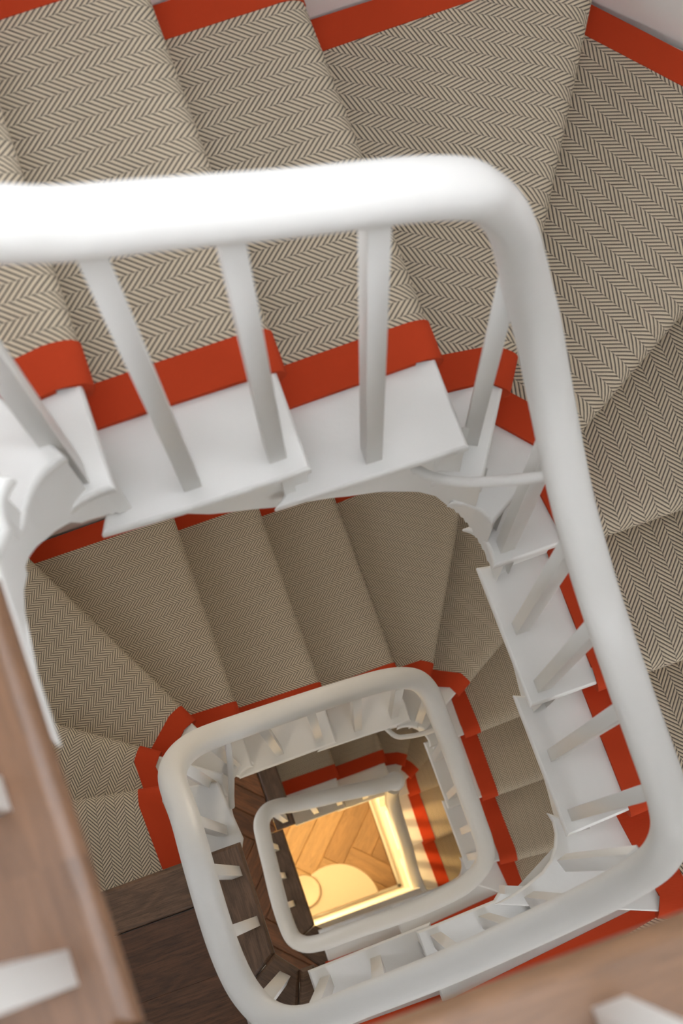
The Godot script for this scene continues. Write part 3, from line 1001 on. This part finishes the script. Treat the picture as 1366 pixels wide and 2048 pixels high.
func build_ground_floor() -> void:
	var y := -30 * R
	var f := structure("floor", block(Vector3(-2.6, y - 0.3, -1.30), Vector3(1.20, y - 0.022, 1.02)), wall_paint, "ground floor of warm lit oak herringbone at the foot of the well", "floor")
	herringbone(f, PackedVector2Array([Vector2(-1.3, -1.2), Vector2(0.17, -1.2), Vector2(0.17, 0.11), Vector2(-1.3, 0.11)]), 0.13, 0.65, y, Vector2(-0.2, -0.2), -PI / 4, 4)
	# panelled wall that follows the underside of the lowest flight
	var m := Maker.new()
	var side := [Vector2(-1.28, y), Vector2(-1.28, -18.9 * R), Vector2(-0.32, -18.9 * R), Vector2(-0.30, -20.9 * R), Vector2(0.12, -22.6 * R), Vector2(0.16, -22.8 * R), Vector2(0.16, y)]
	var flat := PackedVector2Array(side)
	for i in side.size():
		var p: Vector2 = side[i]
		var q: Vector2 = side[(i + 1) % side.size()]
		var e := (q - p).normalized()
		m.quad(Vector3(0.185, p.y, p.x), Vector3(0.185, q.y, q.x), Vector3(0.215, q.y, q.x), Vector3(0.215, p.y, p.x), Vector3(0, e.x, -e.y))
	var tris := Geometry2D.triangulate_polygon(flat)
	for i in range(0, tris.size(), 3):
		for x in [0.185, 0.215]:
			m.tri(Vector3(x, flat[tris[i]].y, flat[tris[i]].x), Vector3(x, flat[tris[i + 1]].y, flat[tris[i + 1]].x), Vector3(x, flat[tris[i + 2]].y, flat[tris[i + 2]].x), Vector3(-1 if x < 0.2 else 1, 0, 0))
	var w := structure("wall_under_stairs", m, white, "white wall under the lowest flight, brightly lit at the bottom of the well", "wall")
	obj("skirting", block(Vector3(0.170, y, -1.2), Vector3(0.185, y + 0.16, 0.105)), white, w)
	m = Maker.new()
	m.box(Vector3(-2.6, y, 0.122), Vector3(0.215, -16.2 * R, 0.16), 0.002)
	w = structure("wall_hall", m, wall_paint, "cream lit wall of the ground floor hall behind the half round table", "wall")
	obj("skirting", block(Vector3(-2.6, y, 0.106), Vector3(0.170, y + 0.16, 0.122)), white, w)
	# half round console against that wall
	var t := thing("console_table", "half round cream console table against the wall at the bottom of the well", "table", Vector3(-0.19, y, 0.104))
	m = Maker.new()
	var half := PackedVector2Array()
	for i in 41:
		var a := PI + PI * i / 40.0
		half.append(Vector2(cos(a), sin(a)) * 0.235)
	m.slab(half, 0.76, [[0.005, 0], [0.001, 0.003], [0, 0.008], [0, 0.02], [0.004, 0.025]])
	obj("tabletop", m, cream, t)
	m = Maker.new()
	var small := PackedVector2Array()
	for q in half:
		small.append(q * 0.9 + Vector2(0, -0.004))
	m.slab(small, 0.735, [[0, 0], [0, 0.09]])
	obj("apron", m, cream, t)
	for a in [PI * 1.04, PI * 1.5, PI * 1.96]:
		m = Maker.new()
		m.lathe(Vector3(cos(a) * 0.195, 0, sin(a) * 0.195 - 0.012), [[0.0005, 0.65], [0.017, 0.65], [0.011, 0.0], [0.0005, 0.0]], 14)
		obj("leg", m, cream, t)
	var d := thing("dish", "round cream dish with a thin dark rim lying on the half round table", "dish", Vector3(-0.345, y + 0.76, -0.04))
	m = Maker.new()
	m.lathe(Vector3.ZERO, [[0.0005, 0.012], [0.072, 0.012], [0.088, 0.022], [0.090, 0.020], [0.078, 0.0], [0.0005, 0.0]], 40)
	obj("bowl", m, cream, d)
	m = Maker.new()
	m.lathe(Vector3.ZERO, [[0.0865, 0.0212], [0.0905, 0.0232], [0.0915, 0.0195], [0.089, 0.018]], 40)
	obj("rim", m, dark_rim, d)
	# unseen lamps: wall light and middle one added as fill, lowest warms the hall
	added_wall_light(Vector3(0.15, 0.55, -1.30))
	unseen_ceiling_lamp(Vector3(-0.85, -2.35 * R, 0.35), "added opal ceiling lamp under the middle landing, out of view, fill for the middle flight", Color(1.0, 0.93, 0.82), 0.16, 0.06)
	unseen_ceiling_lamp(Vector3(-0.75, -17.6 * R, -0.55), "unseen opal ceiling lamp under the first floor landing, placed to light the hall warm", Color(1.0, 0.84, 0.57), 2.2, 0.26)


func unseen_ceiling_lamp(at: Vector3, label: String, tint: Color, energy: float, drop: float) -> void:  # stands out of view, only its light reaches the stairs
	var lamp := thing("unseen_ceiling_lamp", label, "lamp", at)
	var m := Maker.new()
	var glow := plain(Color(1.0, 0.85, 0.6), 0.5)
	glow.emission_enabled = true
	glow.emission = tint
	glow.emission_energy_multiplier = 4.0
	var rows := []
	for i in 9:
		var a := PI * i / 8.0
		rows.append([maxf(sin(a) * 0.11, 0.0005), cos(a) * 0.07])
	m.lathe(Vector3.ZERO, rows, 28)
	obj("unseen_lamp_globe", m, glow, lamp)
	obj("stem", block(Vector3(-0.01, 0.06, -0.01), Vector3(0.01, 0.06 + drop, 0.01)), white, lamp)
	var l := OmniLight3D.new()
	l.name = "unseen_lamp_light"
	l.light_color = tint
	l.light_energy = energy
	l.light_size = 0.10
	l.omni_range = 12.0
	l.omni_attenuation = 2.0
	l.shadow_enabled = true
	lamp.add_child(l)


func added_wall_light(at: Vector3) -> void:  # added lamp out of view, brightens the dim middle flight
	var lamp := thing("added_wall_light", "added opal wall light, out of view, fill for the dim middle flight", "lamp", at)
	var m := Maker.new()
	m.box(Vector3(-0.04, -0.07, 0.0), Vector3(0.04, 0.07, 0.015), 0.004)
	m.box(Vector3(-0.012, -0.012, 0.01), Vector3(0.012, 0.012, 0.09), 0.002)
	obj("backplate", m, white, lamp)
	var glow := plain(Color(1.0, 0.95, 0.85), 0.5)
	glow.emission_enabled = true
	glow.emission = Color(1.0, 0.93, 0.82)
	glow.emission_energy_multiplier = 2.0
	m = Maker.new()
	var rows := []
	for i in 9:
		var a := PI * i / 8.0
		rows.append([maxf(sin(a) * 0.06, 0.0005), cos(a) * 0.06])
	m.lathe(Vector3(0, 0, 0.13), rows, 24)
	obj("unseen_lamp_globe", m, glow, lamp)
	var l := OmniLight3D.new()
	l.name = "unseen_lamp_light"
	l.position = Vector3(0, 0, 0.13)
	l.light_color = Color(1.0, 0.93, 0.82)
	l.light_energy = 0.18
	l.light_size = 0.055
	l.omni_range = 12.0
	l.omni_attenuation = 2.0
	l.shadow_enabled = true
	lamp.add_child(l)
